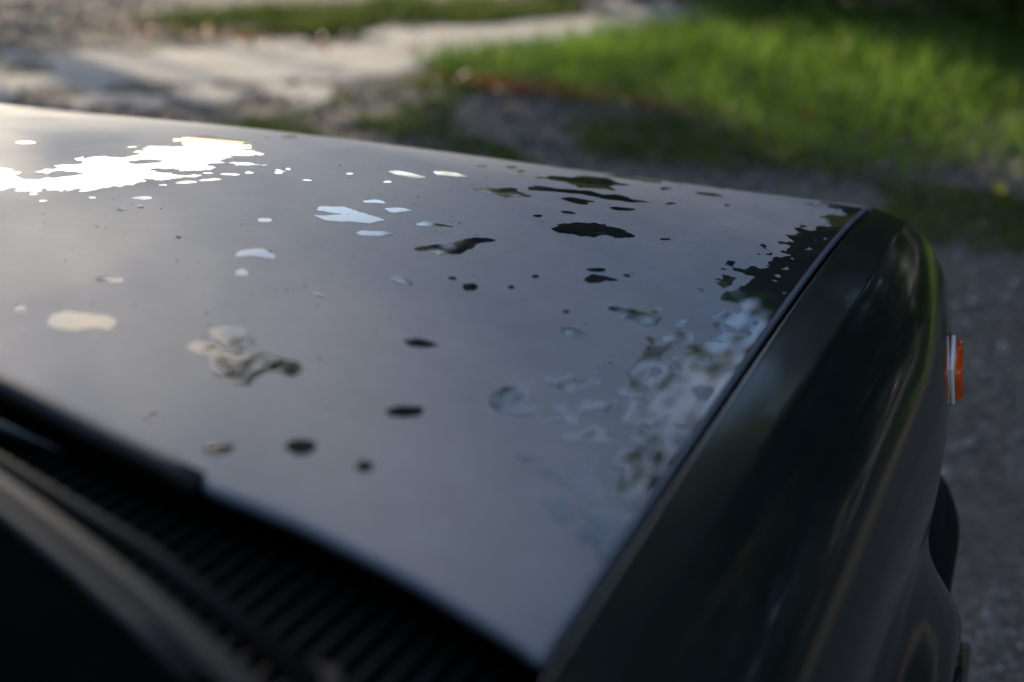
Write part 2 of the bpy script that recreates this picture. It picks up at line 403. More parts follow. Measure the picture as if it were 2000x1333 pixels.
# bumper: rounded bar that wraps round the corner and runs back to the wheel arch
def bumper():
    path = [(.803, .715), (.806, .78), (.807, .86), (.804, .92), (.792, .98), (.770, 1.03), (.730, 1.06), (.68, 1.088), (.5, 1.10), (.25, 1.105), (0, 1.107)]
    pr = catmull([(a, b) for a, b in path], 48)
    pts = [(x, y) for x, y in pr]+[(-x, y) for x, y in pr[::-1][1:]]
    sec = [(-.050, .052), (-.010, .056), (.001, .050), (.006, .038), (.006, -.036), (.001, -.048), (-.010, -.054), (-.050, -.050)]
    V = []; n = len(sec)
    for i, (x, y) in enumerate(pts):
        a = np.array(pts[min(i+1, len(pts)-1)])-np.array(pts[max(i-1, 0)]); a = a/np.linalg.norm(a); nx, ny = a[1], -a[0]
        if (nx*x+ny*(y-.4)) < 0: nx, ny = -nx, -ny
        for (o, z) in sec: V.append((x+nx*o, y+ny*o, .494+z))
    Fc = [(i*n+k, i*n+(k+1) % n, (i+1)*n+(k+1) % n, (i+1)*n+k) for i in range(len(pts)-1) for k in range(n)]
    Fc += [tuple(range(n)), tuple((len(pts)-1)*n+k for k in range(n))][::-1]
    return mesh_py('bumper', V, Fc, MT['plastic'], car)
bp_ = bumper()
md = bp_.modifiers.new('b', 'BEVEL'); md.width = .003; md.segments = 2; md.angle_limit = rad(25)

# orange side marker lamp on the fender
mk = tag(empty('side_marker')); mk.parent = car; mk['label'] = 'orange side marker lamp with white base on the right fender'
MKX, MKY, MKZ = .7815, .800, .776
def marker_piece(name, x0, x1, l0, h0, l1, h1, mat, bev):
    bm = bmesh.new(); V = []
    for x, l, h in ((x0, l0, h0), (x1, l1, h1)):
        V.append([bm.verts.new((x, yy, zz)) for yy, zz in ((-l, -h), (l, -h), (l, h), (-l, h))])
    bm.faces.new(V[0]); bm.faces.new(V[1][::-1])
    for k in range(4): bm.faces.new((V[0][k], V[0][(k+1) % 4], V[1][(k+1) % 4], V[1][k]))
    bmesh.ops.recalc_face_normals(bm, faces=bm.faces)
    bmesh.ops.bevel(bm, geom=list(bm.edges), offset=bev, segments=2, affect='EDGES', profile=.5)
    rot = Matrix.Rotation(rad(5), 4, 'Z') @ Matrix.Rotation(rad(-9), 4, 'Y')
    for v in bm.verts: v.co = rot @ v.co+Vector((MKX, MKY, MKZ))
    o = mesh_bm(name, bm, mat, mk, True)
    return o
marker_piece('gasket', -.012, .0015, .047, .021, .046, .020, MT['rubber'], .0012)
marker_piece('base', .0013, .0052, .044, .0185, .044, .0185, MT['white'], .0010)
marker_piece('lens', .0050, .0130, .0425, .0175, .038, .014, MT['orange'], .0018)
bm = bmesh.new(); bmesh.ops.create_uvsphere(bm, u_segments=10, v_segments=6, radius=.0022)
for v in bm.verts: v.co = Vector((v.co.x*.5+.0128, v.co.y-.008, v.co.z+.004)); v.co = Matrix.Rotation(rad(5), 4, 'Z') @ Matrix.Rotation(rad(-9), 4, 'Y') @ v.co+Vector((MKX, MKY, MKZ))
mesh_bm('screw', bm, MT['chrome'], mk, True)

# cowl: tray, ribbed grille, rubber seal, painted ridge, wipers, windscreen
glass_y = lambda x: .012-.30*x*x
cowl = tag(empty('cowl_grille')); cowl.parent = car; cowl['label'] = 'black ribbed air-intake grille behind the bonnet'
def strip(name, f0, f1, xs, mat, parent, smooth=True, th=.0):
    V = [f0(x) for x in xs]+[f1(x) for x in xs]; n = len(xs)
    return mesh_py(name, V, [(i, i+1, n+i+1, n+i) for i in range(n-1)], mat, parent, smooth)
xs = np.linspace(-.70, .70, 60)
def cz(x): return hood_z(np.clip(x, -.66, .66), .02)-.034
strip('tray', lambda x: (x, rear_y(np.clip(x, -.68, .68))+.03, cz(x)-.012), lambda x: (x, glass_y(x)-.03, cz(x)+.000), xs, MT['bay'], cowl)
sl0 = None
for k in range(115):
    x = -.6612+k*.0116
    if abs(x) > .668: continue
    y0 = float(rear_y(x))+.012; y1 = glass_y(x)+.018
    if sl0 is None:
        bm = bmesh.new(); vv = box_bm(bm, (0, -.5, 0), (.0058, 1.0, .009))
        bmesh.ops.bevel(bm, geom=[e for e in bm.edges if abs((e.verts[0].co-e.verts[1].co).y) > .5 and e.verts[0].co.z > 0], offset=.0012, segments=1, affect='EDGES')
        sl0 = mesh_bm('slat', bm, MT['plastic'], cowl); s = sl0
    else: s = sl0.copy(); link(s, cowl)
    s.location = (x, y0, float(cz(x))); s.scale = (1, y0-y1, 1)
    s.rotation_euler = (-math.atan2(.006, .08), 0, 0)
# black rubber seal lying in the notch of the bonnet's rear edge
xs2 = np.linspace(-.482, .482, 50)
V2, F2 = tube([(x, rear_y(x)-.002, hood_z(x, rear_y(x))-.004) for x in xs2], .0068, 10)
mesh_py('bonnet_seal', V2, F2, MT['rubber'], car, True)
# painted ridge in the middle of the cowl
xs3 = np.linspace(-.40, .395, 40)
def ridge(x, o, h): w = min(1, (.397-abs(x))/.10); return (x, rear_y(x)-.012-o*w, cz(x)+.018+h*w)
V2 = []
sec = [(0, -.012), (0, 0), (.003, .004), (.010, .006), (.017, .005), (.021, .001), (.022, -.010)]
for x in xs3:
    for o, h in sec: V2.append(ridge(x, o, h))
mesh_np('cowl_ridge', np.array(V2), grid_faces(len(xs3), len(sec)), MT['paint'], car, True)
# windscreen and its rubber
ws = tag(empty('windscreen')); ws.parent = car
xs4 = np.linspace(-.68, .68, 50)
V2, F2 = tube([(x, glass_y(x)-.002, cz(x)+.030) for x in xs4], .0145, 14)
mesh_py('gasket', V2, F2, MT['gasket'], ws, True)
V2 = []; nr = 14
for x in xs4:
    for k in range(nr):
        t = k/(nr-1); V2.append((x*(1-.16*t), glass_y(x)-.006-.80*t-.02*math.sin(math.pi*t), cz(x)+.030+.46*t+.02*math.sin(math.pi*t)))
gl = mesh_np('glass', np.array(V2), grid_faces(50, nr), MT['glass'], ws, True)
md = gl.modifiers.new('s', 'SOLIDIFY'); md.thickness = .005; md.offset = -1
V2 = []
for x in xs4:
    for k in range(5):
        t = .48*k/4; V2.append((x*(1-.16*t), glass_y(x)-.004-.80*t-.02*math.sin(math.pi*t), cz(x)+.042+.46*t+.02*math.sin(math.pi*t)))
mesh_np('added_black_cover', np.array(V2), grid_faces(50, 5), mat_simple('added_matte_black', (.003, .0032, .003), 1.0, 0.0, 0, 40, .3), ws, True)  # added matte black sheet over the glass, hides its bright grazing reflection
bm = bmesh.new(); box_bm(bm, (0, -.55, .90), (1.30, .80, .05)); box_bm(bm, (0, -1.25, .70), (1.30, .12, .90)); mesh_bm('dashboard', bm, MT['bay'], car)
for s in (1, -1):
    V2, F2 = tube([(s*.70, -.16, .94), (s*.665, -.46, 1.10), (s*.60, -.95, 1.41)], [.030, .026, .024], 12)
    mesh_py('pillar', V2, F2, MT['paint'], car, True)
for a, (x0, x1) in enumerate(((.60, .10), (-.02, -.52))):
    w = tag(empty('wiper')); w.parent = car
    V2, F2 = tube([(x0, glass_y(x0)+.036, cz(x0)+.026), (x0-.10, glass_y(x0-.1)+.026, cz(x0-.1)+.033), (x1+.1, glass_y(x1+.1)+.012, cz(x1+.1)+.052)], [.006, .005, .004], 8)
    mesh_py('arm', V2, F2, MT['plastic'], w, True)
    V2, F2 = tube([(x, glass_y(x)-.020, cz(x)+.052) for x in np.linspace(x0-.02, x1, 14)], .0045, 8)
    mesh_py('blade', V2, F2, MT['rubber'], w, True)
    bm = bmesh.new(); bmesh.ops.create_cone(bm, cap_ends=True, segments=20, radius1=.016, radius2=.012, depth=.022)
    for v in bm.verts: v.co += Vector((x0, glass_y(x0)+.036, cz(x0)+.016))
    mesh_bm('spindle', bm, MT['plastic'], w)

# the rest of the body: doors, rear quarters, side windows, roof, tail
def side_panel(name, side, y0, y1, arch=None):
    ys = np.linspace(y0, y1, 60 if arch else 14); q = catmull(P0, 60); rows = []
    for y in ys:
        sec = np.array([(.655, -.004), (.690, -.002), (.708, -.008)]+[tuple(p) for p in q]); sec[:, 1] += .952
        if arch:
            r = np.hypot(y-arch, sec[:, 1]-WHZ); fl = np.clip((.455-r)/.075, 0, 1); sec[:, 0] += np.where(sec[:, 1] < .76, .045*fl*fl*(3-2*fl), 0)
        rows.append(np.stack([side*sec[:, 0], np.full(len(sec), y), sec[:, 1]], -1))
    V = np.array(rows); Fc = grid_faces(*V.shape[:2]); fl_ = V.reshape(-1, 3)
    if arch:
        rr_ = np.hypot(fl_[:, 1]-arch, fl_[:, 2]-WHZ); ins = (rr_ < ARCH) & (abs(fl_[:, 0]) > .74); Fc = Fc[~ins[Fc].all(1)]
        for k in np.unique(Fc[ins[Fc].any(1)]):
            if ins[k]: fl_[k, 1:] = np.array((arch, WHZ))+(fl_[k, 1:]-np.array((arch, WHZ)))*ARCH/max(rr_[k], 1e-4)
    return mesh_np(name, fl_, Fc if side < 0 else Fc[:, ::-1], MT['paint'], car, True)
for s in (1, -1):
    d = side_panel('door', s, -.425, -1.50)
    bm = bmesh.new(); box_bm(bm, (s*.812, -1.36, .80), (.018, .16, .022)); mesh_bm('handle', bm, MT['plastic'], d)
    side_panel('rear_quarter', s, -1.505, -3.05, -2.05)
    V = [(s*.695, -.24, .955), (s*.695, -2.70, .955), (s*.585, -2.22, 1.425), (s*.60, -.86, 1.42)]
    mesh_py('side_window', V, [(0, 1, 2, 3)] if s > 0 else [(3, 2, 1, 0)], MT['glass'], car)
    V2, F2 = tube([(s*.70, -1.50, .95), (s*.60, -1.52, 1.43)], .022, 10); mesh_py('pillar', V2, F2, MT['paint'], car, True)
    for o in [o for o in car.children if o.name.startswith('wheel') and not o.name.startswith('wheel_house') and len(o.children) == 2 and o.children[0].data.vertices[0].co.x*s > 0 and o.location.y == 0]:
        w = o.copy(); link(w, car); w.location.y = -2.45
        for c_ in o.children: k_ = c_.copy(); link(k_, w)
u = np.linspace(-1, 1, 15); v = np.linspace(0, 1, 12); U_, V_ = np.meshgrid(u, v, indexing='ij')
RX = U_*.60; RY = -.80-1.45*V_; RZ = 1.435+.035*(1-U_**2)+.03*np.sin(math.pi*V_)-.012*U_**8
mesh_np('roof', np.stack([RX, RY, RZ], -1), grid_faces(15, 12)[:, ::-1], MT['paint'], car, True)
V_w = V_; mesh_np('rear_window', np.stack([U_*(.59+.07*V_), -2.24-.46*V_, 1.43-.47*V_+.03*(1-U_**2)*(1-V_)], -1), grid_faces(15, 12)[:, ::-1], MT['glass'], car, True)
mesh_np('boot_lid', np.stack([U_*.66, -2.70-.36*V_, .955+.02*(1-U_**2)-.03*V_], -1), grid_faces(15, 12)[:, ::-1], MT['paint'], car, True)
mesh_np('tail_panel', np.stack([U_*.78, -3.06-.03*np.sin(math.pi*V_), .925-.62*V_], -1), grid_faces(15, 12)[:, ::-1], MT['paint'], car, True)

# ------------------------------------------------------------------ water on the bonnet
PUDDLES = [
["large ragged cream puddle mirroring bright sky at the far left of the hood",None,4.2,[[-467,3682,46,3894,167,3904,340,3925,414,4099,476,4196,380,4230,446,4447,298,4564,241,4704,326,4863,468,4827,545,5028,575,5126,423,5202,429,5361,228,5410,320,5552,455,5732,406,5975,172,6138,157,6297,163,6608,441,6695,617,6685,914,6332,1059,6093,1322,6055,1290,5827,1163,5511,1295,5361,1414,5465,1692,5558,1635,5393,1387,5322,1343,5206,1414,5023,1383,4812,1323,4754,1282,4890,1175,4729,1116,4617,1338,4600,1527,4704,1505,4543,1444,4385,1371,4221,1378,4039,1234,3875,1206,3722,1109,3604,999,3439,834,3359,663,3264,145,3106],[337,3750,357,3907,523,3958,532,4134,739,4091,679,3948,581,3781,480,3710],[697,4712,758,4955,900,5023,925,4855,858,4674]]],
["small cream lens-shaped puddle far behind the large cream puddle",None,0.6,[[-654,5072,-629,5017,-644,4963,-695,4929,-761,4928,-819,4961,-846,5015,-831,5070,-780,5105,-712,5105]]],
["third from the right of the tiny cream water flecks around the large cream puddle","cream water flecks around the large puddle",1.6,[[1970,5409,2001,5343,2005,5287,1982,5260,1940,5274,1895,5322,1863,5388,1858,5447,1881,5474,1924,5460]]],
["seventh from the right of the tiny cream water flecks around the large cream puddle","cream water flecks around the large puddle",1.6,[[1569,4874,1572,4850,1559,4820,1533,4795,1506,4784,1486,4792,1483,4815,1496,4845,1522,4870,1550,4882]]],
["fifth from the right of the tiny cream water flecks around the large cream puddle","cream water flecks around the large puddle",1.6,[[1752,5001,1753,4974,1731,4935,1696,4898,1661,4879,1639,4883,1639,4910,1660,4949,1695,4986,1730,5005]]],
["fourth from the right of the tiny cream water flecks around the large cream puddle","cream water flecks around the large puddle",1.6,[[1793,5140,1803,5114,1802,5089,1788,5074,1768,5075,1749,5093,1738,5119,1739,5144,1753,5159,1773,5158]]],
["eighth from the right of the tiny cream water flecks around the large cream puddle","cream water flecks around the large puddle",1.6,[[1676,4502,1682,4461,1663,4401,1627,4344,1588,4313,1559,4318,1553,4357,1571,4417,1607,4475,1647,4507]]],
["sixth from the right of the tiny cream water flecks around the large cream puddle","cream water flecks around the large puddle",1.6,[[1757,4713,1762,4678,1746,4625,1716,4576,1684,4548,1660,4551,1655,4586,1671,4637,1701,4688,1734,4717]]],
["ninth from the right of the tiny cream water flecks around the large cream puddle","cream water flecks around the large puddle",1.6,[[1563,4230,1569,4213,1564,4196,1551,4184,1534,4182,1519,4191,1513,4208,1518,4226,1531,4238,1549,4240]]],
["leftmost of the tiny cream water flecks around the large cream puddle","cream water flecks around the large puddle",1.6,[[1003,3362,1012,3338,1002,3311,977,3293,946,3290,921,3302,911,3326,921,3353,946,3371,978,3375]]],
["second from the left of the tiny cream water flecks around the large cream puddle","cream water flecks around the large puddle",1.6,[[1168,3216,1177,3199,1174,3183,1161,3173,1142,3173,1125,3184,1116,3201,1119,3218,1132,3228,1151,3227]]],
["fourth from the left of the tiny cream water flecks around the large cream puddle","cream water flecks around the large puddle",1.6,[[1403,3520,1410,3507,1409,3494,1400,3488,1388,3489,1375,3498,1368,3511,1369,3524,1378,3530,1391,3529]]],
["fifth from the left of the tiny cream water flecks around the large cream puddle","cream water flecks around the large puddle",1.6,[[1399,3624,1406,3610,1402,3596,1391,3586,1376,3586,1362,3595,1356,3609,1359,3623,1371,3632,1386,3633]]],
["ninth from the left of the tiny cream water flecks around the large cream puddle","cream water flecks around the large puddle",1.6,[[1757,3792,1768,3756,1752,3715,1716,3684,1674,3676,1642,3693,1631,3729,1647,3770,1683,3801,1725,3809]]],
["eighth from the left of the tiny cream water flecks around the large cream puddle","cream water flecks around the large puddle",1.6,[[1859,3563,1867,3545,1863,3527,1850,3517,1833,3517,1818,3527,1810,3545,1813,3562,1826,3573,1844,3573]]],
["third from the left of the tiny cream water flecks around the large cream puddle","cream water flecks around the large puddle",1.6,[[1614,3243,1621,3226,1618,3210,1605,3200,1588,3200,1572,3210,1564,3227,1567,3243,1580,3253,1598,3253]]],
["seventh from the left of the tiny cream water flecks around the large cream puddle","cream water flecks around the large puddle",1.6,[[1807,3399,1817,3378,1814,3358,1799,3346,1778,3347,1760,3360,1750,3381,1753,3401,1768,3413,1788,3413]]],
["sixth from the left of the tiny cream water flecks around the large cream puddle","cream water flecks around the large puddle",1.6,[[1697,3388,1705,3371,1703,3355,1692,3346,1676,3347,1661,3358,1652,3375,1654,3391,1665,3400,1682,3399]]],
["rightmost of the tiny cream water flecks around the large cream puddle","cream water flecks around the large puddle",1.6,[[2343,5279,2347,5256,2338,5228,2319,5206,2297,5198,2281,5207,2276,5230,2286,5258,2305,5280,2327,5288]]],
["second from the right of the tiny cream water flecks around the large cream puddle","cream water flecks around the large puddle",1.6,[[1928,5541,1941,5513,1943,5488,1933,5477,1916,5482,1897,5503,1884,5531,1882,5556,1891,5567,1909,5562]]],
["pale sliver of water right of the cream flecks, alone on grey dew",None,0.5,[[2432,5846,2441,5818,2439,5790,2425,5772,2407,5772,2389,5788,2380,5816,2383,5844,2396,5862,2415,5862]]],
["small cream puddle above and left of the blue puddles",None,1.0,[[2841,3892,2852,3857,2843,3820,2818,3797,2786,3794,2759,3815,2748,3850,2757,3887,2782,3911,2814,3913]]],
["tiny cream puddle between the large cream puddle and the crescent",None,0.5,[[2586,3085,2595,3068,2594,3052,2584,3044,2570,3046,2556,3059,2547,3076,2548,3092,2558,3100,2572,3097]]],
["cream crescent-shaped puddle on grey dew",None,0.6,[[3126,2972,3099,3092,3149,3214,3221,3232,3333,3188,3382,3102,3322,3081,3222,3059,3181,2976]]],
["stubby cream puddle just below the crescent puddle",None,0.4,[[3324,2713,3322,2807,3399,2754,3448,2695,3379,2634]]],
["thin flat cream puddle at the left, above the big oblong one",None,0.5,[[2723,1988,2723,2050,2778,2079,2824,2131,2881,2067,2824,2006]]],
["small round cream puddle near the left picture edge",None,0.4,[[2751,1320,2773,1286,2777,1258,2761,1246,2731,1255,2698,1280,2675,1314,2671,1342,2687,1355,2718,1346]]],
["big oblong cream puddle at the left of the hood",None,0.7,[[2989,1235,2932,1347,2956,1439,3053,1482,3181,1543,3285,1506,3338,1451,3365,1357,3301,1364,3249,1322,3212,1248,3112,1196,3038,1196]]],
["upper cream lobe of the broken-up near-left puddle",None,0.6,[[3804,1749,3818,1846,3952,1928,4032,1839,4143,1732,4127,1620,3990,1632,3878,1657]]],
["branching puddle with cream left half and dark right tip",None,0.8,[[3870,1454,3856,1559,3934,1605,4044,1560,4148,1590,4241,1668,4374,1687,4486,1708,4562,1616,4565,1501,4460,1528,4403,1480,4404,1348,4449,1256,4353,1219,4198,1264,4115,1329,4056,1437,3942,1417]]],
["largest pale blue puddle, with ragged fingers, mirroring the sky",None,0.9,[[2930,4376,2904,4511,3036,4652,3209,4626,3497,4561,3444,4386,3329,4322,3258,4249,3122,4191,3018,4251,3140,4446,2994,4398]]],
["oval sky-blue puddle just below the largest blue one",None,0.8,[[3486,4054,3499,4158,3569,4199,3628,4292,3726,4265,3697,4136,3585,4043]]],
["small sky-blue puddle just above the largest blue one",None,0.7,[[3056,4958,3081,5091,3168,5098,3236,5031,3161,4986,3093,4929]]],
["sky-blue puddle at the upper right of the largest blue one",None,0.8,[[3302,4869,3364,4979,3419,5023,3525,5009,3441,4838,3399,4808]]],
["long whitish puddle left of the first dark puddle",None,0.8,[[2565,6235,2608,6358,2775,6381,2963,6319,2877,6189,2715,6164]]],
["small whitish puddle under the long whitish one",None,0.5,[[2858,5825,2868,5789,2864,5753,2846,5730,2822,5729,2801,5750,2791,5785,2795,5822,2812,5846,2836,5847]]],
["long dark puddle right beside the long whitish one",None,1.0,[[2838,6682,2911,6815,3073,6851,3189,6728,3095,6624,2957,6545]]],
["small dark puddle high up near the front edge, mid hood",None,0.8,[[2956,7697,2978,7617,2978,7533,2957,7476,2924,7464,2891,7503,2870,7579,2868,7666,2887,7729,2920,7741]]],
["dark ragged puddle leftmost in the cluster of dark puddles",None,1.9,[[3476,6265,3541,6424,3754,6665,3853,6536,3979,6462,3924,6324,3862,6180,3752,6239,3638,6213,3540,6155]]],
["very long thin dark puddle running through the dark cluster",None,1.9,[[3748,6827,3826,7001,4096,7143,4241,7332,4394,7270,4532,7426,4702,7368,4864,7392,4762,7190,4541,7096,4401,7074,4243,7042,4056,6863,3842,6709]]],
["largest dark puddle, ragged, at the back of the dark cluster",None,2.3,[[3598,7438,3614,7844,3758,8005,3817,8468,4011,8589,4224,8249,4344,8233,4263,7879,4364,7656,4187,7477,4121,7247,3989,7529,3773,7564]]],
["thin dark streak of water along the front edge, right of centre",None,1.2,[[3846,8851,3825,9474,4081,9380,4350,9463,4447,9068,4220,8954,4002,8890]]],
["dark notched puddle just below the very long thin one",None,1.2,[[4209,6640,4232,6796,4383,6839,4491,6860,4448,6722,4531,6640,4442,6574,4314,6586]]],
["olive-tinted thin puddle at the right end of the dark cluster",None,1.2,[[4656,6719,4716,6839,4858,6904,4855,6793,4755,6670]]],
["dark oblong puddle with a feathered right tail",None,2.3,[[4600,5520,4574,5678,4651,5826,4850,6017,4961,6031,5211,5970,5137,5694,5013,5673,4960,5562,4836,5496,4687,5446]]],
["grey-blue puddle between the sky-blue and the long slanting one",None,1.0,[[3719,4660,3718,4788,3801,4812,3965,4826,3853,4749,3862,4676,3765,4626]]],
["long slanting puddle, blue at its left end and dark at its right",None,1.0,[[4023,4066,4057,4172,4119,4332,4180,4503,4231,4699,4311,4765,4399,4771,4345,4632,4337,4401,4357,4212,4254,4136,4242,4055,4173,4085,4082,4023]]],
["blue puddle in mid hood below the slanting one",None,0.6,[[4202,3335,4246,3424,4378,3394,4380,3329,4301,3291]]],
["faint small blue puddle left of mid hood",None,0.5,[[3918,2751,3989,2729,4060,2744,4068,2691,3988,2677]]],
["small squarish dark puddle in mid hood",None,0.7,[[4650,3610,4707,3697,4771,3648,4785,3567,4715,3508]]],
["small dark puddle directly above the arrow-shaped one",None,0.8,[[5344,4804,5343,4763,5321,4714,5286,4674,5251,4659,5229,4675,5230,4715,5252,4764,5287,4805,5323,4820]]],
["arrow-shaped dark puddle right of mid hood",None,0.9,[[5283,4399,5298,4606,5400,4655,5484,4633,5413,4479,5345,4392]]],
["wedge-shaped dark puddle pointing left, near the wet right margin",None,0.9,[[5612,4000,5680,4100,5831,4126,5999,4146,6024,3968,5973,3889,5867,3928,5692,3978]]],
["dark bean-shaped puddle left of the wedge-shaped one",None,0.7,[[5519,3348,5561,3414,5698,3435,5696,3340,5614,3280]]],
["soft dark puddle in the middle of the near hood",None,0.7,[[4799,2428,4843,2512,4936,2534,5023,2509,4968,2415,4891,2366,4839,2380]]],
["small dark blue spot of water near the left cowl edge",None,0.4,[[4284,660,4296,630,4291,601,4269,584,4240,585,4214,604,4201,634,4207,663,4229,680,4258,679]]],
["dark mask-shaped puddle near the cowl",None,0.5,[[4632,527,4696,592,4763,646,4800,579,4765,497,4690,491]]],
["roundish dark puddle right of the mask-shaped one",None,0.9,[[5101,893,5118,838,5107,786,5071,757,5025,761,4985,798,4966,853,4977,906,5013,936,5060,931]]],
["faint dark spot of water nearest to the cowl",None,0.5,[[5443,903,5452,871,5446,842,5427,826,5402,829,5381,851,5371,883,5377,912,5397,928,5422,925]]],
["dark puddle with a pointed left end, near hood",None,0.6,[[5197,1497,5243,1627,5339,1686,5375,1596,5314,1494,5247,1467]]],
["leaf-shaped dark green puddle beside the wet right margin",None,1.0,[[5574,2113,5591,2264,5663,2376,5781,2260,5883,2137,5874,2002,5773,1968,5683,1911]]],
["sixth from the left of the tiny dark water spots near the dark puddles","tiny dark water spots",1.0,[[3140,8111,3163,8024,3165,7931,3147,7864,3116,7845,3086,7881,3065,7961,3061,8058,3076,8134,3106,8154]]],
["seventh from the left of the tiny dark water spots near the dark puddles","tiny dark water spots",1.0,[[3497,7503,3500,7451,3474,7400,3428,7368,3380,7367,3348,7398,3344,7450,3369,7502,3415,7535,3464,7535]]],
["eighth from the left of the tiny dark water spots near the dark puddles","tiny dark water spots",1.0,[[3346,7842,3358,7788,3355,7727,3338,7681,3315,7667,3295,7689,3283,7740,3286,7802,3301,7851,3324,7866]]],
["third from the right of the tiny dark water spots near the dark puddles","tiny dark water spots",1.0,[[5236,8806,5227,8724,5169,8645,5085,8597,5005,8599,4960,8653,4966,8739,5023,8824,5109,8872,5191,8863]]],
["fourth from the right of the tiny dark water spots near the dark puddles","tiny dark water spots",1.0,[[4471,10243,4449,10217,4476,9843,4422,9701,4318,9788,4156,10226,4179,10253,4253,10273,4350,10278,4434,10267]]],
["fifth from the right of the tiny dark water spots near the dark puddles","tiny dark water spots",1.0,[[4702,8618,4717,8528,4713,8440,4691,8384,4661,8380,4634,8428,4619,8515,4622,8610,4642,8672,4673,8675]]],
["eighth from the right of the tiny dark water spots near the dark puddles","tiny dark water spots",1.0,[[4376,5830,4379,5795,4367,5755,4343,5724,4318,5715,4300,5730,4297,5765,4309,5805,4333,5836,4358,5845]]],
["seventh from the right of the tiny dark water spots near the dark puddles","tiny dark water spots",1.0,[[4539,6178,4540,6144,4520,6110,4489,6090,4456,6090,4436,6110,4435,6144,4454,6178,4486,6199,4518,6199]]],
["rightmost of the tiny dark water spots near the dark puddles","tiny dark water spots",1.0,[[5476,8195,5480,8147,5471,8098,5453,8066,5432,8063,5417,8090,5413,8138,5421,8188,5439,8221,5460,8223]]],
["second from the right of the tiny dark water spots near the dark puddles","tiny dark water spots",1.0,[[4958,10256,4950,10225,4948,10076,4954,9856,4920,9834,4858,10015,4820,10223,4852,10254,4897,10274,4937,10274]]],
["fourth from the left of the tiny dark water spots near the dark puddles","tiny dark water spots",1.0,[[1146,10623,1130,10588,1061,10553,965,10532,877,10531,833,10553,849,10588,919,10623,1016,10645,1103,10645]]],
["second from the left of the tiny dark water spots near the dark puddles","tiny dark water spots",1.0,[[579,7771,660,7614,696,7475,680,7394,624,7392,549,7472,476,7614,425,7775,423,7887,483,7884]]],
["third from the left of the tiny dark water spots near the dark puddles","tiny dark water spots",1.0,[[-502,10627,-509,10587,-563,10540,-642,10505,-716,10495,-759,10513,-752,10553,-698,10600,-619,10635,-544,10645]]],
["leftmost of the tiny dark water spots near the dark puddles","tiny dark water spots",1.0,[[551,7253,580,7198,592,7148,582,7120,557,7124,524,7159,495,7213,482,7266,490,7297,516,7291]]],
["fifth from the left of the tiny dark water spots near the dark puddles","tiny dark water spots",1.0,[[4963,3846,4967,3829,4964,3814,4957,3806,4946,3808,4938,3820,4934,3837,4936,3852,4944,3861,4954,3858]]],
["ninth from the left of the tiny dark water spots near the dark puddles","tiny dark water spots",1.0,[[5005,4220,5008,4196,5002,4172,4987,4157,4971,4156,4958,4170,4955,4194,4961,4218,4976,4233,4992,4234]]],
["sixth from the right of the tiny dark water spots near the dark puddles","tiny dark water spots",1.0,[[3600,10419,3596,10395,3571,10370,3535,10354,3502,10353,3484,10368,3488,10393,3513,10417,3549,10433,3582,10434]]],
["second from the right of the little bright water patches left of the wet margin","little bright water patches",1.0,[[5474,6123,5474,6089,5458,6048,5433,6016,5408,6005,5393,6019,5393,6053,5409,6094,5434,6126,5459,6137]]],
["second from the left of the little bright water patches left of the wet margin","little bright water patches",1.0,[[5458,3706,5461,3683,5455,3660,5441,3646,5425,3646,5413,3660,5410,3683,5417,3707,5430,3721,5446,3721]]],
["third from the right of the little bright water patches left of the wet margin","little bright water patches",1.0,[[5848,3972,5849,3943,5836,3911,5815,3889,5793,3885,5779,3900,5778,3929,5790,3961,5811,3983,5833,3988]]],
["fourth from the right of the little bright water patches left of the wet margin","little bright water patches",1.0,[[5527,4815,5529,4798,5526,4783,5518,4774,5509,4776,5502,4787,5500,4803,5503,4819,5510,4828,5520,4826]]],
["third from the left of the little bright water patches left of the wet margin","little bright water patches",1.0,[[6052,2796,6048,2769,6026,2734,5995,2704,5965,2689,5949,2696,5953,2722,5974,2757,6006,2788,6036,2803]]],
["fourth from the left of the little bright water patches left of the wet margin","little bright water patches",1.0,[[6021,3097,6022,3072,6010,3046,5990,3026,5970,3022,5958,3034,5957,3057,5969,3084,5989,3104,6009,3109]]],
["leftmost of the little bright water patches left of the wet margin","little bright water patches",1.0,[[4560,3692,4563,3674,4559,3657,4549,3646,4536,3647,4526,3658,4522,3675,4526,3693,4536,3703,4549,3703]]],
["rightmost of the little bright water patches left of the wet margin","little bright water patches",1.0,[[5061,7645,5063,7598,5048,7543,5022,7499,4995,7483,4977,7502,4975,7548,4990,7604,5016,7649,5043,7665]]]]
WET = [[6379,2693,6425,2921,6369,3208,6455,3397,6544,3039,6705,3012,6710,2818,6508,2657],[6149,2671,6204,2857,6338,2818,6211,2640],[6262,1484,6354,1635,6523,1544,6447,1391],[6286,1174,6389,1315,6498,1169,6477,1020,6376,1095],[5903,1971,6070,2208,6130,2155,5959,1917],[6287,3773,6449,4062,6657,3988,6672,3650,6484,3673],[5997,1532,6087,1686,6116,1616,6029,1495],[6153,1491,6221,1587,6257,1534,6185,1450],[6523,1011,6580,1119,6643,1026,6613,887],[6320,5144,6471,5559,6683,5181,6576,4777],[6250,7354,6496,8126,6562,7253,6411,6827]]

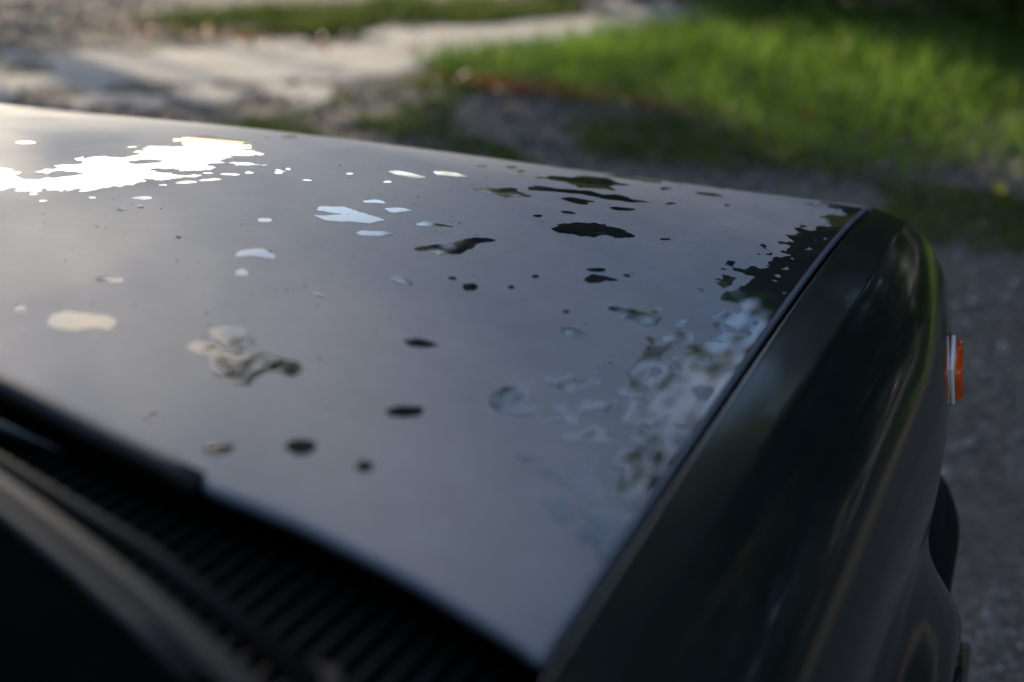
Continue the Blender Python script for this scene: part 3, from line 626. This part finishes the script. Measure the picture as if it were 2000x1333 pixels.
def poly_sdf(X, Y, polys):
    d = np.full(X.shape, 1e9); ins = np.zeros(X.shape, bool)
    for q in polys:
        P = np.array(q, float).reshape(-1, 2)*1e-4
        for a, b in zip(P, np.roll(P, -1, 0)):
            ex, ey = b-a; wx, wy = X-a[0], Y-a[1]
            t = np.clip((wx*ex+wy*ey)/(ex*ex+ey*ey+1e-12), 0, 1)
            d = np.minimum(d, (wx-ex*t)**2+(wy-ey*t)**2)
            c = ((a[1] > Y) != (b[1] > Y)) & (X < (b[0]-a[0])*(Y-a[1])/(b[1]-a[1]+1e-15)+a[0])
            ins ^= c
    d = np.sqrt(d); return np.where(ins, -d, d)
def film_mesh(name, X, Y, D, h=.0, edge=.0016, lift=.00015, zf=None, mat=None, parent=None):
    """water skin where D < 0, its rim thinning to nothing, riding on the bonnet"""
    nx, ny = X.shape; verts = {}; V = []; Fc = []
    def grid_v(i, j):
        k = (i, j)
        if k not in verts: verts[k] = len(V); V.append((X[i, j], Y[i, j], -D[i, j]))
        return verts[k]
    def edge_v(i, j, k, l):
        key = (min((i, j), (k, l)), max((i, j), (k, l)))
        if key not in verts:
            a, b = D[i, j], D[k, l]; t = a/(a-b)
            verts[key] = len(V); V.append((X[i, j]+(X[k, l]-X[i, j])*t, Y[i, j]+(Y[k, l]-Y[i, j])*t, 0.0))
        return verts[key]
    neg = D < 0
    act = neg[:-1, :-1] | neg[1:, :-1] | neg[:-1, 1:] | neg[1:, 1:]
    for i, j in np.argwhere(act):
        cs = [(i, j), (i+1, j), (i+1, j+1), (i, j+1)]; poly = []
        for a in range(4):
            p, q = cs[a], cs[(a+1) % 4]
            if neg[p]: poly.append(grid_v(*p))
            if neg[p] != neg[q]: poly.append(edge_v(*p, *q))
        if len(poly) >= 3: Fc.append(poly)
    if not Fc: return None
    A = np.array(V); t = np.clip(A[:, 2]/edge, 0, 1)
    A[:, 2] = (zf or hood_z)(A[:, 0], A[:, 1])+lift+h*np.sqrt(1-(1-t)**2)
    return mesh_py(name, A, Fc, mat or MT['water'], parent, True)
for label, group, rough, polys in PUDDLES:
    P = np.array(polys[0], float).reshape(-1, 2)*1e-4
    lo = P.min(0)-.008; hi = P.max(0)+.008
    big = max(hi-lo); st = .0012 if big < .12 else .0018
    X, Y = np.meshgrid(np.arange(lo[0], hi[0], st), np.arange(lo[1], hi[1], st*1.4), indexing='ij')
    D = poly_sdf(X, Y, polys)
    D = D+rough*.001*(3.4*fbm(X/.010, Y/.013, 5)+1.2*vnoise(X/.0026, Y/.0036))
    o = film_mesh('water_puddle', X, Y, D)
    if o: tag(o, label, 'puddle', group)
# the wet, dew-free margin along the right-hand edge of the bonnet
st = .0016
X, Y = np.meshgrid(np.arange(.50, .6745, st), np.arange(.05, .985, st*1.5), indexing='ij')
dist = xe(Y)-.002-X
wy = np.interp(Y, [.05, .08, .12, .20, .30, .42, .55, .70, .82, .93, .985], [.0, .010, .040, .080, .085, .070, .050, .036, .030, .032, .060])
core = np.interp(Y, [.05, .12, .25, .5, .8, .93, .985], [0, .001, .003, .006, .006, .010, .038])
n = fbm(X/.011, Y/.016, 4)+.5*fbm(X/.045, Y/.06, 2)
D = .0085*n+.0075*((dist-core)/(wy+.004)-.42)
D = np.minimum(D, dist-core+.006*fbm(X/.012, Y/.02, 4))
for q in WET: D = np.minimum(D, poly_sdf(X, Y, [q])+.006*fbm(X/.009, Y/.014, 4))
D = np.maximum(D, -(dist-.0015)); D = np.maximum(D, (.055-Y))
o = film_mesh('water_film', X, Y, D, h=.0, edge=.003)
tag(o, 'broken sheet of water along the right margin of the bonnet', 'water film', kind='stuff')
# pale path with a ragged, worn border
X2, Y2 = np.meshgrid(np.arange(-8, 0, .045), np.arange(2.5, 11, .045), indexing='ij')
dc = np.sqrt(((X2[..., None]-PATH_C[:, 0])**2+(Y2[..., None]-PATH_C[:, 1])**2).min(-1))
Dp = dc-.42+1.0*fbm(X2*2.0, Y2*2.0, 5)
tag(film_mesh('path', X2, Y2, Dp, h=.010, edge=.25, lift=.003, mat=mat_path(), zf=gz), 'pale sandy path winding between the grass patches', kind='structure')
# loose droplets beaded on the dew
nd = 450; dx = rng.random(nd)**.6; DX = -.05+.70*dx; DY = .12+.84*rng.random(nd); rr = .0004+.0007*rng.random(nd)**3
ring = 7; V = []; Fc = []
for x, y, r in zip(DX, DY, rr):
    if x > xe(y)-.004: continue
    z = float(hood_z(x, y)); b = len(V)
    for lv, (cr, ch) in enumerate(((1, 0), (.8, .5))):
        for k in range(ring): a = 2*math.pi*k/ring; V.append((x+r*cr*math.cos(a), y+r*cr*math.sin(a), z+r*ch*.8))
    V.append((x, y, z+r*.62))
    for k in range(ring): Fc.append((b+k, b+(k+1) % ring, b+ring+(k+1) % ring, b+ring+k)); Fc.append((b+ring+k, b+ring+(k+1) % ring, b+2*ring))
o = mesh_py('dew_droplets', V, Fc, MT['water'], None, True)
tag(o, 'fine beads of dew scattered over the bonnet', 'droplets', kind='stuff')

# ------------------------------------------------------------------ stones, grass, leaves
ico = [];
bm = bmesh.new(); bmesh.ops.create_icosphere(bm, subdivisions=1, radius=1.0); bm.verts.ensure_lookup_table()
IV = np.array([v.co[:] for v in bm.verts]); IF = np.array([[v.index for v in f.verts] for f in bm.faces]); bm.free()
def stones(name, n, xy, size, mat, label):
    P = xy(n); s = size[0]+(size[1]-size[0])*rng.random(n)**3
    sc = s[:, None]*(.7+.6*rng.random((n, 3)))*np.array([1, 1, .6])
    jit = 1+.25*(rng.random((n, len(IV), 3))-.5)
    V = IV[None]*jit*sc[:, None, :]; a = rng.random(n)*6.28; c, s_ = np.cos(a)[:, None], np.sin(a)[:, None]
    x = V[..., 0]*c-V[..., 1]*s_; y = V[..., 0]*s_+V[..., 1]*c
    V = np.stack([x+P[:, :1], y+P[:, 1:2], V[..., 2]+sc[:, None, 2]*.25-.010], -1)
    Fc = (IF[None]+(np.arange(n)*len(IV))[:, None, None]).reshape(-1, 3)
    o = mesh_np(name, V, Fc, mat, None, False); tag(o, label, 'gravel', kind='stuff'); return o
def mat_stone():
    m, nt, N, L, P = new_mat('pebble'); n = nz(N, L, 24, 2, .6)
    r = ramp(N, L, n.outputs[0], [(.3, (.07, .067, .063)), (.5, (.14, .133, .126)), (.7, (.26, .25, .24))]); L.new(r.outputs[0], P.inputs['Base Color'])
    P.inputs['Roughness'].default_value = .85; P.inputs['Specular IOR Level'].default_value = .25; return m
MT['stone'] = mat_stone()
stones('gravel_stones', 22000, lambda n: np.stack([.85+2.6*rng.random(n)**1.3, .4+4.3*rng.random(n)], -1), (.003, .009), MT['stone'], 'loose grey gravel beside the right front wheel')
stones('gravel_stones', 14000, lambda n: np.stack([-6+6.8*rng.random(n), 2.0+5.0*rng.random(n)], -1), (.005, .026), MT['stone'], 'loose grey gravel ahead of the car')

def in_poly(x, y, P):
    ins = np.zeros(x.shape, bool); P = np.array(P)
    for a, b in zip(P, np.roll(P, -1, 0)):
        ins ^= ((a[1] > y) != (b[1] > y)) & (x < (b[0]-a[0])*(y-a[1])/(b[1]-a[1]+1e-12)+a[0])
    return ins
def blades(P, H, W, bend):
    n = len(P); a = rng.random(n)*6.28; dx, dy = np.cos(a), np.sin(a); b = rng.random(n)*6.28
    bx, by = np.cos(b)*bend*H*rng.random(n), np.sin(b)*bend*H*rng.random(n); z0 = np.full(n, -.012)
    z = np.zeros(n)
    v = [np.stack([P[:, 0]-dx*W, P[:, 1]-dy*W, z0], -1), np.stack([P[:, 0]+dx*W, P[:, 1]+dy*W, z0], -1),
         np.stack([P[:, 0]-dx*W*.8+bx*.35, P[:, 1]-dy*W*.8+by*.35, H*.55], -1), np.stack([P[:, 0]+dx*W*.8+bx*.35, P[:, 1]+dy*W*.8+by*.35, H*.55], -1),
         np.stack([P[:, 0]+bx, P[:, 1]+by, H], -1)]
    V = np.stack(v, 1); F0 = np.array([[0, 1, 3], [0, 3, 2], [2, 3, 4]])
    return V, (F0[None]+(np.arange(n)*5)[:, None, None]).reshape(-1, 3)
MT['grass'] = mat_leaf('grass', (.052, .106, .014), (.155, .265, .040), .5, 2.2)
MT['grass2'] = mat_leaf('sparse_grass', (.05, .075, .016), (.12, .16, .04), .4, 5)
G1 = [(-2.3, 5.45), (-2.0, 6.15), (-1.35, 7.25), (-1.1, 7.7), (.5, 8.3), (3.0, 8.6), (3.3, 6.2), (2.4, 4.9), (1.5, 4.3), (.75, 4.25), (.2, 4.3), (-.25, 4.75), (-.95, 4.95), (-1.6, 5.1)]
G2 = [(-4.6, 5.3), (-3.3, 5.95), (-2.6, 6.7), (-2.15, 7.25), (-2.5, 7.9), (-3.8, 7.3), (-4.5, 6.2)]
def scatter(n, box, test):
    P = np.stack([box[0]+(box[1]-box[0])*rng.random(n), box[2]+(box[3]-box[2])*rng.random(n)], -1)
    return P[test(P[:, 0], P[:, 1])]
wob = lambda x, y: (x+.35*fbm(x*1.1, y*1.1, 3), y+.35*fbm(x*1.1+9, y*1.1+4, 3))
P = scatter(120000, (-3, 9, 2, 10), lambda x, y: in_poly(*wob(x, y), G1) & (fbm(x*1.6, y*1.6, 3)+.35+.5*np.clip((y-4.8), -.6, 1)*(x < 2) > rng.random(len(x))*.5-.1))
hh = (.045+.095*rng.random(len(P)))*(1+.7*np.clip((P[:, 1]-5.2)/2, 0, 1))*(1+.8*fbm(P[:, 0]*1.3, P[:, 1]*1.3, 2))
V, Fc = blades(P, np.clip(hh, .03, .5), .0035+.003*rng.random(len(P)), .7)
tag(mesh_np('grass', V, Fc, MT['grass'], None), 'thick green grass verge at the upper right', 'grass', kind='stuff')
P = scatter(60000, (-5.5, -1.5, 4.8, 8.5), lambda x, y: in_poly(*wob(x, y), G2) & (fbm(x*2.4, y*2.4, 4)+.12 > rng.random(len(x))*.5-.15))
V, Fc = blades(P, .03+.07*rng.random(len(P)), .003+.003*rng.random(len(P)), .8)
tag(mesh_np('grass', V, Fc, MT['grass2'], None), 'low green grass strip beyond the pale path', 'grass', kind='stuff')
P = scatter(90000, (-5.0, 1.2, 2.6, 6.0), lambda x, y: (fbm(x*1.5+3, y*1.5+8, 4) > .24-.16*((x > -2.4) & (y > 3.2))+.25*(rng.random(len(x))-.5)) & (x > -3.2+.2*y) & ~in_poly(x, y, G1))
V, Fc = blades(P, .010+.030*rng.random(len(P)), .003+.003*rng.random(len(P)), .9)
tag(mesh_np('grass_tufts', V, Fc, MT['grass2'], None), 'scattered low tufts of grass on the gravel ahead of the car', 'grass', kind='stuff')
def leaf_cards(P, size, flat=0.0):
    n = len(P); a = rng.normal(size=(n, 3)); a[:, 2] *= (1-flat); a /= np.linalg.norm(a, axis=1)[:, None]
    b = rng.normal(size=(n, 3)); b[:, 2] *= (1-flat); b -= a*(a*b).sum(1)[:, None]; b /= np.linalg.norm(b, axis=1)[:, None]
    s = size[0]+(size[1]-size[0])*rng.random(n); a *= s[:, None]; b *= (s*.55)[:, None]
    V = np.stack([P-a, P+b*.9-a*.1, P+a, P-b*.9-a*.1], 1)
    return V, (np.arange(n)*4)[:, None]+np.arange(4)[None]
MT['red'] = mat_leaf('reddish_leaves', (.22, .035, .012), (.32, .10, .02), .3, 3)
Pr = np.concatenate([rng.normal((-1.55, 5.12), (.22, .06), (260, 2)), rng.normal((-.9, 5.0), (.3, .06), (90, 2)), rng.normal((-3.7, 5.7), (.5, .12), (200, 2))])
V, Fc = leaf_cards(np.concatenate([Pr, .02+.04*rng.random((len(Pr), 1))], 1), (.012, .026), .6)
tag(mesh_np('reddish_ground_leaves', V, Fc, MT['red'], None), 'reddish low leaves along the near rim of the grass', 'leaves', kind='stuff')
def fallen_leaf(loc, s, col, label, rz):
    m = mat_leaf('fallen_leaf_%d' % int(rz*10), col, tuple(c*1.3 for c in col), .3, 30)
    out = [(0, -1), (.35, -.6), (.55, -.1), (.45, .4), (.2, .8), (0, 1.1), (-.2, .8), (-.45, .4), (-.55, -.1), (-.35, -.6)]
    V = [(0, 0, .05*s)]+[(x*s, y*s, s*(.25*abs(x)+.1*y*y)) for x, y in out]
    V += [(a, b, c+.0006) for a, b, c in V]
    n = len(out); Fc = [(0, 1+k, 1+(k+1) % n) for k in range(n)]+[(n+1, n+2+(k+1) % n, n+2+k) for k in range(n)]+[(1+k, 1+(k+1) % n, n+2+(k+1) % n, n+2+k) for k in range(n)]
    o = mesh_py('fallen_leaf', V, Fc, m, None, True); o.location = loc; o.rotation_euler = (.25, .15, rz)
    return tag(o, label, 'leaf', 'fallen leaves')
fallen_leaf((.66, 4.22, .03), .045, (.55, .42, .03), 'yellow fallen leaf on the dark edge of the verge, far right', .4)
fallen_leaf((.53, 7.0, .20), .07, (.62, .33, .02), 'orange leaf caught in the tall grass at the far right', 1.9)
fallen_leaf((.16, 4.40, .03), .035, (.20, .12, .04), 'brown fallen leaf on the shaded rim of the verge', 2.9)

# ------------------------------------------------------------------ trees and shrubs
MT['leafA'] = mat_leaf('leaves_dark', (.046, .074, .018), (.11, .165, .038), .5, .8)
MT['leafB'] = mat_leaf('leaves_mid', (.050, .082, .017), (.12, .18, .040), .5, .8)
def crown_pts(n, c, r, clumps, spread, shell=.45):
    nrm = lambda m: np.clip(rng.normal(size=m), -1.7, 1.7)
    d = rng.normal(size=(clumps, 3)); d /= np.linalg.norm(d, axis=1)[:, None]
    k = d*(shell+(1-shell)*rng.random((clumps, 1))**.6)*np.array(r)
    w = rng.random(clumps)**1.5+.1; idx = rng.choice(clumps, n, p=w/w.sum())
    return np.array(c)+k[idx]+nrm((n, 3))*np.array([1, 1, .55])*spread*(.5+rng.random((clumps, 1)))[idx], np.array(c)+k
def tree(name, base, c, r, n, label, mat, size=(.06, .11), clumps=90, spread=.42, tr=.16, shell=.45, group='trees around the parking place'):
    t = tag(empty(name, (base[0], base[1], -.02)), label, 'tree', group)
    B = Vector((base[0], base[1], -.02)); Cc = Vector(c)
    P, K = crown_pts(n, c, r, clumps, spread, shell)
    V, Fc = leaf_cards(P-np.array(B), size, .0)
    mesh_np('crown', V, Fc, mat, t)
    lean = Cc-B; top = B+Vector((lean.x*.5, lean.y*.5, Cc.z*.95-B.z*0))
    pts = [B-B+Vector((0, 0, -.05)), Vector((.02, .03, .4)), (top-B)*.45+Vector((.05, -.04, 0)), (top-B)*.8, (top-B)]
    VV, FF = tube(pts, [tr*1.5, tr*1.05, tr*.85, tr*.5, tr*.2], 12)
    for k in rng.choice(len(K), min(16, len(K)), replace=False):
        tip = Vector(K[k])-B; s0 = (top-B)*(.35+.45*rng.random()); m_ = s0.lerp(tip, .5)+Vector((0, 0, .25))
        v2, f2 = tube([s0, m_, tip], [tr*.35, tr*.22, tr*.06], 7); o_ = len(VV); VV += v2; FF += [tuple(i+o_ for i in f) for f in f2]
    mesh_py('trunk', VV, FF, MT['bark'], t, True)
    return t
BIG = (.09, .17)
tree('broadleaf_tree', (-3.4, 11.8), (-3.8, 10.8, 8.9), (2.0, 2.6, 3.0), 17000, 'tall broadleaf tree overhanging from ahead of the car, mirrored dark in the puddles', MT['leafA'], clumps=150, spread=.5, tr=.26)
tree('broadleaf_tree', (-3.6, 14.2), (-3.6, 14.0, 3.6), (1.6, 1.8, 3.3), 12000, 'dense bushy tree straight ahead, left of the far tree group', MT['leafA'], clumps=90, size=BIG)
tree('broadleaf_tree', (-1.2, 14.8), (-1.2, 14.6, 2.4), (2.0, 1.8, 2.3), 10000, 'low bushy tree straight ahead, middle of the far tree group', MT['leafB'], clumps=90, size=BIG)
tree('broadleaf_tree', (-.9, 15.6), (-.6, 15.5, 5.6), (2.0, 1.6, 4.0), 1300, 'thin airy tree straight ahead with sky showing through its leaves', MT['leafB'], clumps=70, spread=.42, size=BIG)
tree('broadleaf_tree', (3.5, 11.5), (3.5, 11.3, 7.8), (2.4, 2.2, 7.2), 30000, 'dense tall tree ahead to the right of the car', MT['leafA'], clumps=190, spread=.5, size=BIG)
tree('broadleaf_tree', (.8, 13.4), (.8, 13.3, 2.8), (1.4, 1.4, 2.7), 9000, 'young bushy tree between the airy tree and the dense tall one', MT['leafA'], clumps=80, size=BIG)
tree('broadleaf_tree', (5.0, 13.0), (5.0, 12.8, 7.0), (2.8, 2.2, 6.6), 26000, 'dense tall tree far ahead on the right, behind the other two', MT['leafA'], clumps=160, spread=.5, size=BIG)
tree('broadleaf_tree', (7.0, 8.6), (6.8, 8.4, 6.6), (3.2, 3.0, 6.4), 28000, 'wide broadleaf tree standing right of the grass verge', MT['leafB'], clumps=170, spread=.5, size=BIG)
tree('broadleaf_tree', (8.4, 2.5), (8.0, 2.3, 6.0), (3.2, 3.8, 5.8), 26000, 'wide broadleaf tree beside the parked car on the right', MT['leafA'], clumps=150, spread=.5, size=BIG)
tree('broadleaf_tree', (-18.0, 13.4), (-12.6, 15.85, 7.2), (1.8, 1.8, 1.7), 19000, 'unseen tree added far ahead to the left, its crown shading the ground ahead of the car', MT['leafB'], clumps=80, spread=.25, shell=.1)  # crown added out of view to block the sun from the right foreground
tree('broadleaf_tree', (-18.8, 11.8), (-13.9, 13.4, 7.9), (2.2, 2.0, 1.9), 2200, 'unseen leaning tree added far ahead to the left, thinning the low sun on the bonnet', MT['leafB'], clumps=60, spread=.35, shell=.1)  # added out of view; leaf count sets how much sun reaches the bonnet
tree('broadleaf_tree', (-10.5, .5), (-10.3, .5, 5.6), (3.2, 3.6, 5.2), 17000, 'broadleaf tree beside the parked car on its left', MT['leafA'], clumps=110, spread=.55, size=BIG)
tree('broadleaf_tree', (-6.0, -7.5), (-6.0, -7.5, 7.2), (3.8, 3.2, 6.8), 20000, 'broadleaf tree behind the car to the left', MT['leafA'], clumps=110, spread=.6, size=BIG)
tree('broadleaf_tree', (1.5, -9.0), (1.5, -9.0, 7.4), (3.8, 3.2, 7.0), 20000, 'broadleaf tree straight behind the car', MT['leafB'], clumps=110, spread=.6, size=BIG)
tree('broadleaf_tree', (8.0, -5.0), (7.8, -5.0, 7.0), (3.6, 3.4, 6.6), 20000, 'broadleaf tree behind the car to the right', MT['leafA'], clumps=110, spread=.6, size=BIG)
def shrub(x, y, r, h, label, mat):
    t = tag(empty('shrub', (x, y, -.02)), label, 'shrub', 'shrubs behind the grass verge')
    P, K = crown_pts(5500, (0, 0, h*.5), (r, r*.8, h*.52), 60, .14, .3); P[:, 2] = np.abs(P[:, 2])
    V, Fc = leaf_cards(P, (.03, .06)); mesh_np('foliage', V, Fc, mat, t)
    VV = []; FF = []
    for k in range(7):
        tip = Vector(K[k]); v2, f2 = tube([Vector((.03*k-.1, 0, 0)), tip*.5, tip], [.018, .012, .004], 6); o_ = len(VV); VV += v2; FF += [tuple(i+o_ for i in f) for f in f2]
    mesh_py('stem', VV, FF, MT['bark'], t, True)
for a in ((-2.2, 8.7, .8, 1.0, 'low dark shrub behind the far end of the pale path'), (-1.0, 8.1, .8, 1.2, 'dark shrub behind the left half of the grass verge'), (.35, 7.8, .9, 1.5, 'tall dark shrub behind the middle of the grass verge, nearest the car'), (1.8, 7.7, 1.2, 1.7, 'tall dark shrub right of the nearest shrub behind the verge'), (4.0, 8.6, 1.5, 2.4, 'round dark shrub beyond the right end of the grass verge'), (5.6, 6.6, 1.5, 2.4, 'big dark shrub to the right of the grass verge'), (6.6, 4.2, 1.6, 2.4, 'big dark shrub level with the car on the right')):
    shrub(*a, MT['leafA'])
